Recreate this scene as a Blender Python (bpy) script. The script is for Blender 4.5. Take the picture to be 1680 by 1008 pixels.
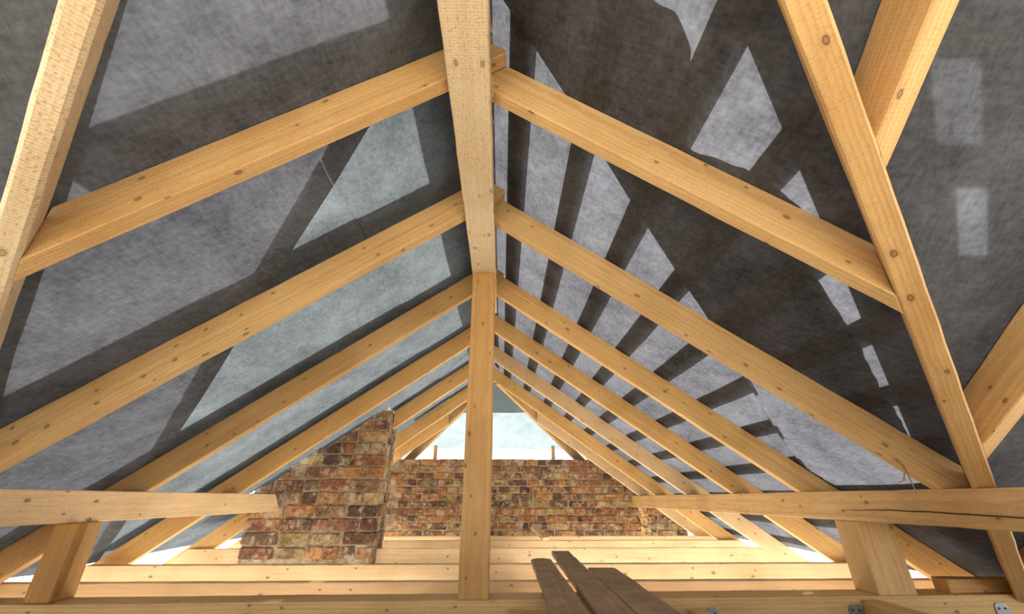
import bpy, bmesh, math, random
from mathutils import Vector, Matrix, noise

for o in list(bpy.data.objects):
    bpy.data.objects.remove(o)
scene = bpy.context.scene
COL = scene.collection
rnd = random.Random(7)

# ------------------------------------------------------------------ camera
ZC = 0.54                       # camera height above the attic floor (all "camera level" heights get this added)
cam_d = bpy.data.cameras.new('camera')
cam_d.sensor_width = 36.0
cam_d.sensor_fit = 'HORIZONTAL'
cam_d.lens = 664.4 / 1680 * 36
cam_d.clip_start = 0.02
cam = bpy.data.objects.new('camera', cam_d)
COL.objects.link(cam)
cam.location = (0, 0, ZC)
cam.rotation_euler = (math.radians(90 + 25.335), 0, math.radians(-1.32))
scene.camera = cam

# ------------------------------------------------------------------ sky, sun, exposure
world = bpy.data.worlds.new('sky')
scene.world = world
world.use_nodes = True
wn = world.node_tree.nodes
wn.clear()
w_out = wn.new('ShaderNodeOutputWorld')
w_bg = wn.new('ShaderNodeBackground')
w_bg.inputs['Color'].default_value = (0.90, 0.95, 1.0, 1)   # even, bright overcast-blue sky
w_bg.inputs['Strength'].default_value = 1.25
world.node_tree.links.new(w_bg.outputs['Background'], w_out.inputs['Surface'])

sun_d = bpy.data.lights.new('sun', 'SUN')
sun_d.energy = 18.0
sun_d.angle = math.radians(3.0)
sun_d.color = (1.0, 0.97, 0.93)
sun = bpy.data.objects.new('sun', sun_d)
COL.objects.link(sun)
SUN_DIR = Vector((0.20, 0.12, 0.95)).normalized()
sun.rotation_euler = SUN_DIR.to_track_quat('Z', 'Y').to_euler()
sun.location = SUN_DIR * 20

scene.view_settings.view_transform = 'Standard'
scene.view_settings.look = 'None'
scene.view_settings.exposure = 0.2
scene.view_settings.gamma = 1.0
scene.view_settings.use_curve_mapping = False

# ------------------------------------------------------------------ roof geometry constants (camera level)
T = 0.711                       # roof pitch (tan)
Z0 = 1.25                       # apex of the rafter undersides
XR = -0.10                      # ridge line
HV = 0.16                       # vertical depth of a rafter
TC = 0.7406                     # pitch of the cross roof
YC = -0.18                      # ridge line of the cross roof
KV = 0.96                       # plan slope of the valleys
YE = 4.60                       # ridge end where the hip starts
TOP = Z0 + HV
FLOOR = -0.54

def yv_r(x): return KV * (x - XR) - 0.20
def yv_l(x): return KV * (XR - x) - 0.19

# ------------------------------------------------------------------ node helpers
def new_mat(name):
    m = bpy.data.materials.new(name)
    m.use_nodes = True
    nt = m.node_tree
    nt.nodes.clear()
    return m, nt

def N(nt, typ, **kw):
    n = nt.nodes.new(typ)
    for k, v in kw.items():
        if k in n.inputs.keys():
            n.inputs[k].default_value = v
        else:
            setattr(n, k, v)
    return n

def ramp(nt, stops, interp='LINEAR'):
    r = nt.nodes.new('ShaderNodeValToRGB')
    cr = r.color_ramp
    cr.interpolation = interp
    while len(cr.elements) > len(stops):
        cr.elements.remove(cr.elements[-1])
    while len(cr.elements) < len(stops):
        cr.elements.new(0.5)
    for e, (p, c) in zip(cr.elements, stops):
        e.position = p
        e.color = (c[0], c[1], c[2], 1) if len(c) == 3 else c
    return r

def mixc(nt, mode, fac, a, b):
    m = nt.nodes.new('ShaderNodeMix')
    m.data_type = 'RGBA'
    m.blend_type = mode
    L = nt.links.new
    for sock, v in ((m.inputs[0], fac), (m.inputs[6], a), (m.inputs[7], b)):
        if isinstance(v, bpy.types.NodeSocket):
            L(v, sock)
        elif isinstance(v, (int, float)):
            sock.default_value = v
        else:
            sock.default_value = (v[0], v[1], v[2], 1)
    return m.outputs[2]

# ------------------------------------------------------------------ wood
def wood(name, light, dark, knot=(0.10, 0.045, 0.018), contrast=1.0, rough=0.62, weather=0.0, saw=0.25):
    m, nt = new_mat(name)
    L = nt.links.new
    out = N(nt, 'ShaderNodeOutputMaterial')
    bs = N(nt, 'ShaderNodeBsdfPrincipled')
    bs.inputs['Roughness'].default_value = rough
    bs.inputs['Specular IOR Level'].default_value = 0.25
    L(bs.outputs[0], out.inputs[0])
    tc = N(nt, 'ShaderNodeTexCoord')
    oi = N(nt, 'ShaderNodeObjectInfo')
    sc = N(nt, 'ShaderNodeVectorMath', operation='SCALE')
    sc.inputs[0].default_value = (17.3, 5.1, 9.7)
    L(oi.outputs['Random'], sc.inputs['Scale'])
    add = N(nt, 'ShaderNodeVectorMath', operation='ADD')
    L(tc.outputs['Object'], add.inputs[0]); L(sc.outputs[0], add.inputs[1])
    # annual rings: a long wandering pith near the beam gives cathedral grain
    mp = N(nt, 'ShaderNodeMapping')
    mp.inputs['Scale'].default_value = (0.35, 1, 1)
    L(tc.outputs['Object'], mp.inputs[0])
    off = N(nt, 'ShaderNodeVectorMath', operation='SCALE')
    off.inputs[0].default_value = (3.0, 0.09, -0.11)
    L(oi.outputs['Random'], off.inputs['Scale'])
    ad2 = N(nt, 'ShaderNodeVectorMath', operation='ADD')
    L(mp.outputs[0], ad2.inputs[0]); L(off.outputs[0], ad2.inputs[1])
    wv = N(nt, 'ShaderNodeTexWave', wave_type='RINGS', rings_direction='X', wave_profile='SAW')
    wv.inputs['Scale'].default_value = 34
    wv.inputs['Distortion'].default_value = 3.0
    wv.inputs['Detail'].default_value = 2.5
    wv.inputs['Detail Scale'].default_value = 1.1
    L(ad2.outputs[0], wv.inputs[0])
    # fibre streaks
    mp2 = N(nt, 'ShaderNodeMapping')
    mp2.inputs['Scale'].default_value = (2.2, 60, 60)
    L(add.outputs[0], mp2.inputs[0])
    ns = N(nt, 'ShaderNodeTexNoise')
    ns.inputs['Scale'].default_value = 1.0
    ns.inputs['Detail'].default_value = 5
    ns.inputs['Roughness'].default_value = 0.6
    L(mp2.outputs[0], ns.inputs[0])
    # big tone drift
    nb = N(nt, 'ShaderNodeTexNoise')
    nb.inputs['Scale'].default_value = 3.0
    nb.inputs['Detail'].default_value = 3
    L(add.outputs[0], nb.inputs[0])
    r1 = ramp(nt, [(0.0, light), (0.35, light), (0.85, dark), (1.0, light)])
    L(wv.outputs['Fac'], r1.inputs[0])
    r2 = ramp(nt, [(0.25, (0.78, 0.72, 0.64)), (0.62, (1, 1, 1))])
    L(ns.outputs['Fac'], r2.inputs[0])
    c = mixc(nt, 'MIX', 0.42 * contrast, light, r1.outputs[0])
    c = mixc(nt, 'MULTIPLY', 0.75 * contrast, c, r2.outputs[0])
    r3 = ramp(nt, [(0.30, (0.82, 0.76, 0.68)), (0.55, (1, 1, 1)), (0.75, (1.08, 1.06, 1.02))])
    L(nb.outputs['Fac'], r3.inputs[0])
    c = mixc(nt, 'MULTIPLY', 0.8, c, r3.outputs[0])
    # saw marks across the grain and speckled pores
    sw = N(nt, 'ShaderNodeTexWave', wave_type='BANDS', bands_direction='X')
    sw.inputs['Scale'].default_value = 38
    sw.inputs['Distortion'].default_value = 2.5
    sw.inputs['Detail'].default_value = 3
    L(tc.outputs['Object'], sw.inputs[0])
    r5 = ramp(nt, [(0.0, (0.80, 0.77, 0.72)), (0.6, (1, 1, 1))])
    L(sw.outputs['Fac'], r5.inputs[0])
    c = mixc(nt, 'MULTIPLY', saw, c, r5.outputs[0])
    np_ = N(nt, 'ShaderNodeTexNoise')
    np_.inputs['Scale'].default_value = 150
    np_.inputs['Detail'].default_value = 3
    L(add.outputs[0], np_.inputs[0])
    r6 = ramp(nt, [(0.30, (0.70, 0.64, 0.56)), (0.48, (1, 1, 1))])
    L(np_.outputs['Fac'], r6.inputs[0])
    c = mixc(nt, 'MULTIPLY', min(1.0, saw * 1.8), c, r6.outputs[0])
    # per-timber tone
    r4 = ramp(nt, [(0.0, (0.90, 0.86, 0.80)), (0.5, (1.0, 0.98, 0.96)), (1.0, (1.06, 1.06, 1.06))])
    L(oi.outputs['Random'], r4.inputs[0])
    c = mixc(nt, 'MULTIPLY', 1.0, c, r4.outputs[0])
    # knots
    # one knot field per face: the coordinate across the face is (y or z) picked by the face normal
    sn = N(nt, 'ShaderNodeSeparateXYZ'); L(tc.outputs['Normal'], sn.inputs[0])
    sx = N(nt, 'ShaderNodeSeparateXYZ'); L(add.outputs[0], sx.inputs[0])
    ab = N(nt, 'ShaderNodeMath', operation='ABSOLUTE'); L(sn.outputs[1], ab.inputs[0])
    isy = N(nt, 'ShaderNodeMath', operation='GREATER_THAN'); isy.inputs[1].default_value = 0.6; L(ab.outputs[0], isy.inputs[0])
    pick = N(nt, 'ShaderNodeMix'); pick.data_type = 'FLOAT'
    L(isy.outputs[0], pick.inputs[0]); L(sx.outputs[1], pick.inputs[2]); L(sx.outputs[2], pick.inputs[3])
    sg = N(nt, 'ShaderNodeMath', operation='ADD'); L(sn.outputs[1], sg.inputs[0]); L(sn.outputs[2], sg.inputs[1])
    rs = N(nt, 'ShaderNodeMath', operation='ROUND'); L(sg.outputs[0], rs.inputs[0])
    k1 = N(nt, 'ShaderNodeMath', operation='MULTIPLY_ADD'); k1.inputs[1].default_value = 3.7
    L(rs.outputs[0], k1.inputs[0]); L(sx.outputs[0], k1.inputs[2])
    cx = N(nt, 'ShaderNodeCombineXYZ')
    L(k1.outputs[0], cx.inputs[0]); L(pick.outputs[0], cx.inputs[1])
    mp3 = N(nt, 'ShaderNodeMapping')
    mp3.inputs['Scale'].default_value = (7.2, 12.5, 1)
    L(cx.outputs[0], mp3.inputs[0])
    vo = N(nt, 'ShaderNodeTexVoronoi', voronoi_dimensions='2D')
    vo.inputs['Scale'].default_value = 1.0
    L(mp3.outputs[0], vo.inputs[0])
    sp = N(nt, 'ShaderNodeSeparateColor')
    L(vo.outputs['Color'], sp.inputs[0])
    gt = N(nt, 'ShaderNodeMath', operation='GREATER_THAN')
    gt.inputs[1].default_value = 0.62
    L(sp.outputs[0], gt.inputs[0])
    # vary the knot radius
    rad = N(nt, 'ShaderNodeMapRange')
    rad.inputs[3].default_value = 1.7; rad.inputs[4].default_value = 0.8
    L(sp.outputs[1], rad.inputs[0])
    ml = N(nt, 'ShaderNodeMath', operation='MULTIPLY')
    L(vo.outputs['Distance'], ml.inputs[0]); L(rad.outputs[0], ml.inputs[1])
    kr = ramp(nt, [(0.0, (0.75, 0.75, 0.75)), (0.03, (0.45, 0.45, 0.45)), (0.052, (0.95, 0.95, 0.95)), (0.068, (0.45, 0.45, 0.45)), (0.095, (0.10, 0.10, 0.10)), (0.19, (0, 0, 0))])
    L(ml.outputs[0], kr.inputs[0])
    km = N(nt, 'ShaderNodeMath', operation='MULTIPLY')
    L(kr.outputs[0], km.inputs[0]); L(gt.outputs[0], km.inputs[1])
    c = mixc(nt, 'MIX', km.outputs[0], c, knot)
    if weather > 0:
        nw = N(nt, 'ShaderNodeTexNoise')
        nw.inputs['Scale'].default_value = 14
        nw.inputs['Detail'].default_value = 6
        L(add.outputs[0], nw.inputs[0])
        rw = ramp(nt, [(0.4, (0, 0, 0)), (0.7, (1, 1, 1))])
        L(nw.outputs['Fac'], rw.inputs[0])
        wm = N(nt, 'ShaderNodeMath', operation='MULTIPLY')
        wm.inputs[1].default_value = weather
        L(rw.outputs[0], wm.inputs[0])
        c = mixc(nt, 'MIX', wm.outputs[0], c, (0.19, 0.14, 0.095))
    L(c, bs.inputs['Base Color'])
    # sawn relief
    mp4 = N(nt, 'ShaderNodeMapping')
    mp4.inputs['Scale'].default_value = (170, 60, 60)
    L(add.outputs[0], mp4.inputs[0])
    n4 = N(nt, 'ShaderNodeTexNoise')
    n4.inputs['Scale'].default_value = 1.0
    n4.inputs['Detail'].default_value = 2
    L(mp4.outputs[0], n4.inputs[0])
    sm = N(nt, 'ShaderNodeMath', operation='ADD')
    L(n4.outputs['Fac'], sm.inputs[0]); L(ns.outputs['Fac'], sm.inputs[1])
    bp = N(nt, 'ShaderNodeBump')
    bp.inputs['Strength'].default_value = 0.22
    bp.inputs['Distance'].default_value = 0.004
    L(sm.outputs[0], bp.inputs['Height'])
    L(bp.outputs[0], bs.inputs['Normal'])
    return m

W_RAFTER = wood('pine_rafter', (0.66, 0.44, 0.205), (0.48, 0.27, 0.095))
W_GOLD_LIT = wood('pine_golden_lit_rafter', (0.80, 0.52, 0.215), (0.60, 0.33, 0.105))  # golden pine, lightened to make up for dim light at the far end
W_PALE = wood('pine_pale_sawn', (0.70, 0.575, 0.40), (0.57, 0.42, 0.245), knot=(0.20, 0.12, 0.06), contrast=0.8, saw=0.6)
W_JOIST = wood('pine_joist', (0.85, 0.645, 0.40), (0.70, 0.46, 0.24), contrast=0.8)
W_POST = wood('pine_post', (0.60, 0.365, 0.145), (0.43, 0.225, 0.07), contrast=0.9)
W_OLD = wood('old_brown_board', (0.47, 0.34, 0.215), (0.30, 0.20, 0.115), knot=(0.03, 0.018, 0.010), weather=0.5, rough=0.85)
W_AMBER = wood('pine_amber_stained', (0.54, 0.30, 0.085), (0.34, 0.16, 0.035), weather=0.25)

def simple_mat(name, col, rough=0.6, metal=0.0, noise_scale=30, var=0.25):
    m, nt = new_mat(name)
    L = nt.links.new
    out = N(nt, 'ShaderNodeOutputMaterial')
    bs = N(nt, 'ShaderNodeBsdfPrincipled')
    bs.inputs['Roughness'].default_value = rough
    bs.inputs['Metallic'].default_value = metal
    L(bs.outputs[0], out.inputs[0])
    g = N(nt, 'ShaderNodeNewGeometry')
    n = N(nt, 'ShaderNodeTexNoise')
    n.inputs['Scale'].default_value = noise_scale
    n.inputs['Detail'].default_value = 5
    L(g.outputs['Position'], n.inputs[0])
    r = ramp(nt, [(0.3, tuple(c * (1 - var) for c in col)), (0.7, tuple(min(1, c * (1 + var)) for c in col))])
    L(n.outputs['Fac'], r.inputs[0])
    L(r.outputs[0], bs.inputs['Base Color'])
    return m

M_STEEL = simple_mat('galvanised_steel', (0.26, 0.28, 0.29), 0.5, 0.7)
M_SCREW = simple_mat('dark_screw_steel', (0.10, 0.09, 0.08), 0.5, 0.6)
M_GROUND = simple_mat('sandy_ground', (0.62, 0.57, 0.49), 0.95, 0, 3)
M_FLOOR = simple_mat('pale_subfloor', (0.60, 0.52, 0.40), 0.9, 0, 8, 0.08)

# ------------------------------------------------------------------ roofing felt (lets daylight through)
def felt(name, refl, trans, tex=1.0):
    m, nt = new_mat(name)
    L = nt.links.new
    out = N(nt, 'ShaderNodeOutputMaterial')
    g = N(nt, 'ShaderNodeTexCoord')
    # fibres: fine streaks in two directions plus clouds of denser felt
    def fib(rot, s):
        mp = N(nt, 'ShaderNodeMapping')
        mp.inputs['Rotation'].default_value = (0, 0, rot)
        mp.inputs['Scale'].default_value = s
        L(g.outputs['Object'], mp.inputs[0])
        n = N(nt, 'ShaderNodeTexNoise')
        n.inputs['Scale'].default_value = 1.0
        n.inputs['Detail'].default_value = 4
        n.inputs['Roughness'].default_value = 0.65
        L(mp.outputs[0], n.inputs[0])
        return n.outputs['Fac']
    a = fib(0.5, (26, 85, 40))
    b = fib(-0.35, (95, 30, 40))
    n3 = N(nt, 'ShaderNodeTexNoise')
    n3.inputs['Scale'].default_value = 9
    n3.inputs['Detail'].default_value = 5
    n3.inputs['Roughness'].default_value = 0.65
    L(g.outputs['Object'], n3.inputs[0])
    n5 = N(nt, 'ShaderNodeTexNoise')
    n5.inputs['Scale'].default_value = 2.6
    n5.inputs['Detail'].default_value = 4
    n5.inputs['Distortion'].default_value = 0.6
    L(g.outputs['Object'], n5.inputs[0])
    s1 = N(nt, 'ShaderNodeMath', operation='ADD'); L(a, s1.inputs[0]); L(b, s1.inputs[1])
    s2 = N(nt, 'ShaderNodeMath', operation='ADD'); L(s1.outputs[0], s2.inputs[0]); L(n3.outputs['Fac'], s2.inputs[1])
    s3 = N(nt, 'ShaderNodeMath', operation='MULTIPLY_ADD'); s3.inputs[1].default_value = 1.3
    L(n5.outputs['Fac'], s3.inputs[0]); L(s2.outputs[0], s3.inputs[2])
    dv = N(nt, 'ShaderNodeMath', operation='MULTIPLY'); dv.inputs[1].default_value = 1 / 4.3
    L(s3.outputs[0], dv.inputs[0])
    lo, hi = 1 - 0.50 * tex, 1 + 0.55 * tex
    rt = ramp(nt, [(0.38, tuple(c * lo for c in trans)), (0.5, trans), (0.62, tuple(min(1, c * hi) for c in trans))])
    L(dv.outputs[0], rt.inputs[0])
    rr = ramp(nt, [(0.38, tuple(c * lo for c in refl)), (0.62, tuple(min(1, c * hi) for c in refl))])
    L(dv.outputs[0], rr.inputs[0])
    df = N(nt, 'ShaderNodeBsdfDiffuse'); L(rr.outputs[0], df.inputs['Color'])
    tl = N(nt, 'ShaderNodeBsdfTranslucent'); L(rt.outputs[0], tl.inputs['Color'])
    bp = N(nt, 'ShaderNodeBump')
    bp.inputs['Strength'].default_value = 0.3
    bp.inputs['Distance'].default_value = 0.004
    L(dv.outputs[0], bp.inputs['Height'])
    L(bp.outputs[0], df.inputs['Normal'])
    ad = N(nt, 'ShaderNodeAddShader')
    L(df.outputs[0], ad.inputs[0]); L(tl.outputs[0], ad.inputs[1])
    L(ad.outputs[0], out.inputs[0])
    return m

FELT = felt('grey_roofing_felt', (0.054, 0.051, 0.051), (0.035, 0.0365, 0.041))
FELT_V = felt('soft_grey_valley_felt', (0.080, 0.082, 0.091), (0.020, 0.021, 0.0240))
FELT_SUN_PATCH = felt('sun_patch_felt', (0.10, 0.10, 0.105), (0.42, 0.43, 0.45))
FELT_C = felt('dark_cross_roof_felt', (0.058, 0.060, 0.066), (0.035, 0.0365, 0.041))
FELT_L = felt('grey_green_roofing_felt', (0.055, 0.056, 0.058), (0.044, 0.051, 0.0535), 0.8)
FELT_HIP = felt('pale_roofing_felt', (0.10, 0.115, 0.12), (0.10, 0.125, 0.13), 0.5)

# ------------------------------------------------------------------ masonry materials
def mortar_mat():
    m, nt = new_mat('lime_mortar')
    L = nt.links.new
    out = N(nt, 'ShaderNodeOutputMaterial')
    bs = N(nt, 'ShaderNodeBsdfPrincipled'); bs.inputs['Roughness'].default_value = 0.95
    L(bs.outputs[0], out.inputs[0])
    g = N(nt, 'ShaderNodeNewGeometry')
    n = N(nt, 'ShaderNodeTexNoise'); n.inputs['Scale'].default_value = 14; n.inputs['Detail'].default_value = 8; n.inputs['Roughness'].default_value = 0.7
    L(g.outputs['Position'], n.inputs[0])
    r = ramp(nt, [(0.32, (0.10, 0.07, 0.045)), (0.5, (0.35, 0.27, 0.175)), (0.68, (0.58, 0.49, 0.36))])
    L(n.outputs['Fac'], r.inputs[0]); L(r.outputs[0], bs.inputs['Base Color'])
    bp = N(nt, 'ShaderNodeBump'); bp.inputs['Strength'].default_value = 0.8; bp.inputs['Distance'].default_value = 0.01
    L(n.outputs['Fac'], bp.inputs['Height']); L(bp.outputs[0], bs.inputs['Normal'])
    return m

def brick_mat(name, soot):
    m, nt = new_mat(name)
    L = nt.links.new
    out = N(nt, 'ShaderNodeOutputMaterial')
    bs = N(nt, 'ShaderNodeBsdfPrincipled'); bs.inputs['Roughness'].default_value = 0.9
    bs.inputs['Specular IOR Level'].default_value = 0.2
    L(bs.outputs[0], out.inputs[0])
    oi = N(nt, 'ShaderNodeObjectInfo')
    g = N(nt, 'ShaderNodeNewGeometry')
    cols = [(0.31, 0.14, 0.072), (0.43, 0.205, 0.088), (0.19, 0.10, 0.062), (0.48, 0.25, 0.105), (0.26, 0.13, 0.08),
            (0.38, 0.27, 0.13), (0.14, 0.085, 0.062), (0.35, 0.15, 0.085), (0.29, 0.18, 0.10), (0.46, 0.33, 0.14), (0.23, 0.155, 0.11), (0.38, 0.20, 0.095)]
    r = ramp(nt, [(i / len(cols), c) for i, c in enumerate(cols)], 'CONSTANT')
    L(oi.outputs['Random'], r.inputs[0])
    n = N(nt, 'ShaderNodeTexNoise'); n.inputs['Scale'].default_value = 38; n.inputs['Detail'].default_value = 7; n.inputs['Roughness'].default_value = 0.7
    L(g.outputs['Position'], n.inputs[0])
    rm = ramp(nt, [(0.32, (0.22, 0.20, 0.19)), (0.52, (0.95, 0.95, 0.95)), (0.72, (1.35, 1.28, 1.15))])
    L(n.outputs['Fac'], rm.inputs[0])
    c = mixc(nt, 'MULTIPLY', 0.85, r.outputs[0], rm.outputs[0])
    # soot stains
    n2 = N(nt, 'ShaderNodeTexNoise'); n2.inputs['Scale'].default_value = 7.5; n2.inputs['Detail'].default_value = 6; n2.inputs['Roughness'].default_value = 0.65
    L(g.outputs['Position'], n2.inputs[0])
    r2 = ramp(nt, [(0.46, (0, 0, 0)), (0.62, (soot, soot, soot))])
    L(n2.outputs['Fac'], r2.inputs[0])
    c = mixc(nt, 'MIX', r2.outputs[0], c, (0.035, 0.028, 0.026))
    # mortar smears
    mp = N(nt, 'ShaderNodeMapping'); mp.inputs['Location'].default_value = (5, 3, 8)
    L(g.outputs['Position'], mp.inputs[0])
    n3 = N(nt, 'ShaderNodeTexNoise'); n3.inputs['Scale'].default_value = 11; n3.inputs['Detail'].default_value = 8; n3.inputs['Roughness'].default_value = 0.75
    L(mp.outputs[0], n3.inputs[0])
    r3 = ramp(nt, [(0.50, (0, 0, 0)), (0.60, (0.85, 0.85, 0.85))])
    L(n3.outputs['Fac'], r3.inputs[0])
    c = mixc(nt, 'MIX', r3.outputs[0], c, (0.50, 0.40, 0.28))
    L(c, bs.inputs['Base Color'])
    bp = N(nt, 'ShaderNodeBump'); bp.inputs['Strength'].default_value = 0.7; bp.inputs['Distance'].default_value = 0.008
    L(n.outputs['Fac'], bp.inputs['Height']); L(bp.outputs[0], bs.inputs['Normal'])
    return m

M_MORTAR = mortar_mat()
M_BRICK = brick_mat('old_red_brick', 0.55)
M_BRICK_SOOT = brick_mat('sooty_brick', 0.85)

# ------------------------------------------------------------------ object helpers
def link(o, parent=None):
    COL.objects.link(o)
    if parent is not None:
        o.parent = parent
    return o

def tag(o, label=None, cat=None, group=None, kind=None):
    if label: o['label'] = label
    if cat: o['category'] = cat
    if group: o['group'] = group
    if kind: o['kind'] = kind
    return o

def empty(name, loc=(0, 0, 0)):
    e = bpy.data.objects.new(name, None)
    e.location = (loc[0], loc[1], loc[2] + ZC)
    e.empty_display_size = 0.1
    COL.objects.link(e)
    return e

def mesh_obj(name, bm, mat, parent=None, world=None):
    me = bpy.data.meshes.new(name)
    bm.normal_update()
    bm.to_mesh(me)
    bm.free()
    me.materials.append(mat)
    o = bpy.data.objects.new(name, me)
    COL.objects.link(o)
    if world is not None:
        o.matrix_world = world
    if parent is not None:
        pm = Matrix.Translation(parent.location)
        o.parent = parent
        o.matrix_parent_inverse = pm.inverted()
    return o

def timber(name, origin, xaxis, zaxis, poly, y0, y1, mat, cuts=(), parent=None, bevel=0.003, rough=0.0016, step=0.07, bend=0.0):
    """A sawn timber: polygon in the local (x along grain, z) plane, extruded y0..y1 along local y.
    origin is at camera level.  cuts: world planes (point at camera level, normal), the normal side is sawn off."""
    X = Vector(xaxis).normalized()
    Zt = Vector(zaxis)
    Zt = (Zt - X * Zt.dot(X)).normalized()
    Y = Zt.cross(X)
    org = Vector(origin) + Vector((0, 0, ZC))
    M = Matrix((X, Y, Zt)).transposed().to_4x4()
    M.translation = org
    Mi = M.inverted()
    bm = bmesh.new()
    va = [bm.verts.new((p[0], y0, p[1])) for p in poly]
    vb = [bm.verts.new((p[0], y1, p[1])) for p in poly]
    n = len(poly)
    bm.faces.new(va); bm.faces.new(vb[::-1])
    for i in range(n):
        j = (i + 1) % n
        bm.faces.new((va[j], va[i], vb[i], vb[j]))
    bmesh.ops.recalc_face_normals(bm, faces=bm.faces[:])
    for p, nrm in cuts:
        pl = Mi @ (Vector(p) + Vector((0, 0, ZC)))
        nl = M.to_3x3().inverted() @ Vector(nrm)
        geom = bm.verts[:] + bm.edges[:] + bm.faces[:]
        r = bmesh.ops.bisect_plane(bm, geom=geom, plane_co=pl, plane_no=nl, clear_outer=True)
        ed = [e for e in r['geom_cut'] if isinstance(e, bmesh.types.BMEdge)]
        if ed:
            bmesh.ops.contextual_create(bm, geom=ed)
        bmesh.ops.recalc_face_normals(bm, faces=bm.faces[:])
    if bevel:
        bmesh.ops.bevel(bm, geom=bm.edges[:], offset=bevel, segments=1, affect='EDGES', profile=0.5)
    xs = [v.co.x for v in bm.verts]
    x0, x1 = min(xs), max(xs)
    k = int((x1 - x0) / step)
    for i in range(1, k):
        xx = x0 + (x1 - x0) * i / k
        bmesh.ops.bisect_plane(bm, geom=bm.verts[:] + bm.edges[:] + bm.faces[:], plane_co=(xx, 0, 0), plane_no=(1, 0, 0))
    sd = Vector((rnd.uniform(0, 50), rnd.uniform(0, 50), rnd.uniform(0, 50)))
    for v in bm.verts:
        q = Vector((v.co.x * 9, v.co.y * 30, v.co.z * 30)) + sd
        d = noise.noise_vector(q) * rough
        lo = noise.noise(Vector((v.co.x * 1.3, 0, 0)) + sd)
        v.co.y += d.y + bend * lo
        v.co.z += d.z
    return mesh_obj(name, bm, mat, parent, M)

def box_timber(name, x0, x1, y0, y1, z0, z1, axis, mat, **kw):
    """axis-aligned timber with its grain along axis."""
    if axis == 'x':
        return timber(name, (x0, y0, z0), (1, 0, 0), (0, 0, 1), [(0, 0), (x1 - x0, 0), (x1 - x0, z1 - z0), (0, z1 - z0)], 0, y1 - y0, mat, **kw)
    if axis == 'y':
        return timber(name, (x1, y0, z0), (0, 1, 0), (0, 0, 1), [(0, 0), (y1 - y0, 0), (y1 - y0, z1 - z0), (0, z1 - z0)], 0, x1 - x0, mat, **kw)
    return timber(name, (x0, y1, z0), (0, 0, 1), (1, 0, 0), [(0, 0), (z1 - z0, 0), (z1 - z0, x1 - x0), (0, x1 - x0)], 0, y1 - y0, mat, **kw)

def plain_box(name, x0, x1, y0, y1, z0, z1, mat, parent=None):
    bm = bmesh.new()
    bmesh.ops.create_cube(bm, size=1)
    for v in bm.verts:
        v.co = ((x0 + x1) / 2 + v.co.x * (x1 - x0), (y0 + y1) / 2 + v.co.y * (y1 - y0), (z0 + z1) / 2 + v.co.z * (z1 - z0) + ZC)
    return mesh_obj(name, bm, mat, parent)

def prism_xy(name, pts, z0, z1, mat, parent=None):
    bm = bmesh.new()
    a = [bm.verts.new((x, y, z0 + ZC)) for x, y in pts]
    b = [bm.verts.new((x, y, z1 + ZC)) for x, y in pts]
    n = len(pts)
    bm.faces.new(a[::-1]); bm.faces.new(b)
    for i in range(n):
        j = (i + 1) % n
        bm.faces.new((a[i], a[j], b[j], b[i]))
    bmesh.ops.recalc_face_normals(bm, faces=bm.faces[:])
    return mesh_obj(name, bm, mat, parent)

# ------------------------------------------------------------------ ground and floor
bm = bmesh.new()
bmesh.ops.create_grid(bm, x_segments=2, y_segments=2, size=60, matrix=Matrix.Translation((0, 0, -3.4)))
tag(mesh_obj('ground', bm, M_GROUND), 'sandy ground outside, seen through the eaves gaps', 'ground', kind='structure')
# boarded behind and below the camera, along a middle catwalk and under the chimney; the rest is cut away, unseen, to let daylight up between the joists
tag(prism_xy('floor', [(-2.75, -6.0), (2.6, -6.0), (2.6, 2.09), (0.2, 2.09), (0.2, 6.0), (-0.35, 6.0), (-0.35, 4.3), (-2.2, 4.3), (-2.2, 3.7), (-0.35, 3.7), (-0.35, 2.09), (-2.75, 2.09)], FLOOR - 0.06, FLOOR, M_FLOOR), kind='structure')

# ------------------------------------------------------------------ rafters
Y_R = [0.897, 1.592, 2.361, 3.066, 3.863, 4.655]
Y_L = [0.844, 1.512, 2.308, 3.110, 3.946, 4.700]
TH = 0.043
PUR_R, PUR_L = (1.613, 1.733), (-1.93, -1.81)
PZ0, PZ1 = -0.093, 0.032

def world_poly_to_local(pts, org, X, Zx):
    return [((x - org[0]) * X[0] + (z - org[1]) * X[1], (x - org[0]) * Zx[0] + (z - org[1]) * Zx[1]) for x, z in pts]

def rafter_poly(side, x_top=None, x_foot=None, notch=True):
    """outline in world x,z; side +1 right, -1 left; d = distance from the ridge line"""
    def U(d): return Z0 - T * d
    pts = []
    if x_top is None:                        # runs a little past the ridge and is trimmed to the other slope
        e = 0.10
        pts += [(-e, TOP - T * e), (-e, U(-e))]
        head = [(0, TOP)]
    else:
        pts += [(x_top, U(x_top) + HV), (x_top, U(x_top))]
        head = []
    dfl = (Z0 - FLOOR) / T
    pin = abs((PUR_R[0] if side > 0 else PUR_L[1]) - XR)
    pout = abs((PUR_R[1] if side > 0 else PUR_L[0]) - XR)
    end = dfl if x_foot is None else x_foot
    if notch and end > pout and (x_top is None or x_top < pin):
        pts += [(pin, U(pin)), (pout, U(pin)), (pout, U(pout))]
    if x_foot is None:
        pts += [(dfl, FLOOR), ((TOP - FLOOR) / T, FLOOR)]
    else:
        pts += [(x_foot, U(x_foot)), (x_foot, U(x_foot) + HV)]
    pts += head
    return [(XR + side * d, z) for d, z in pts]

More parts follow.
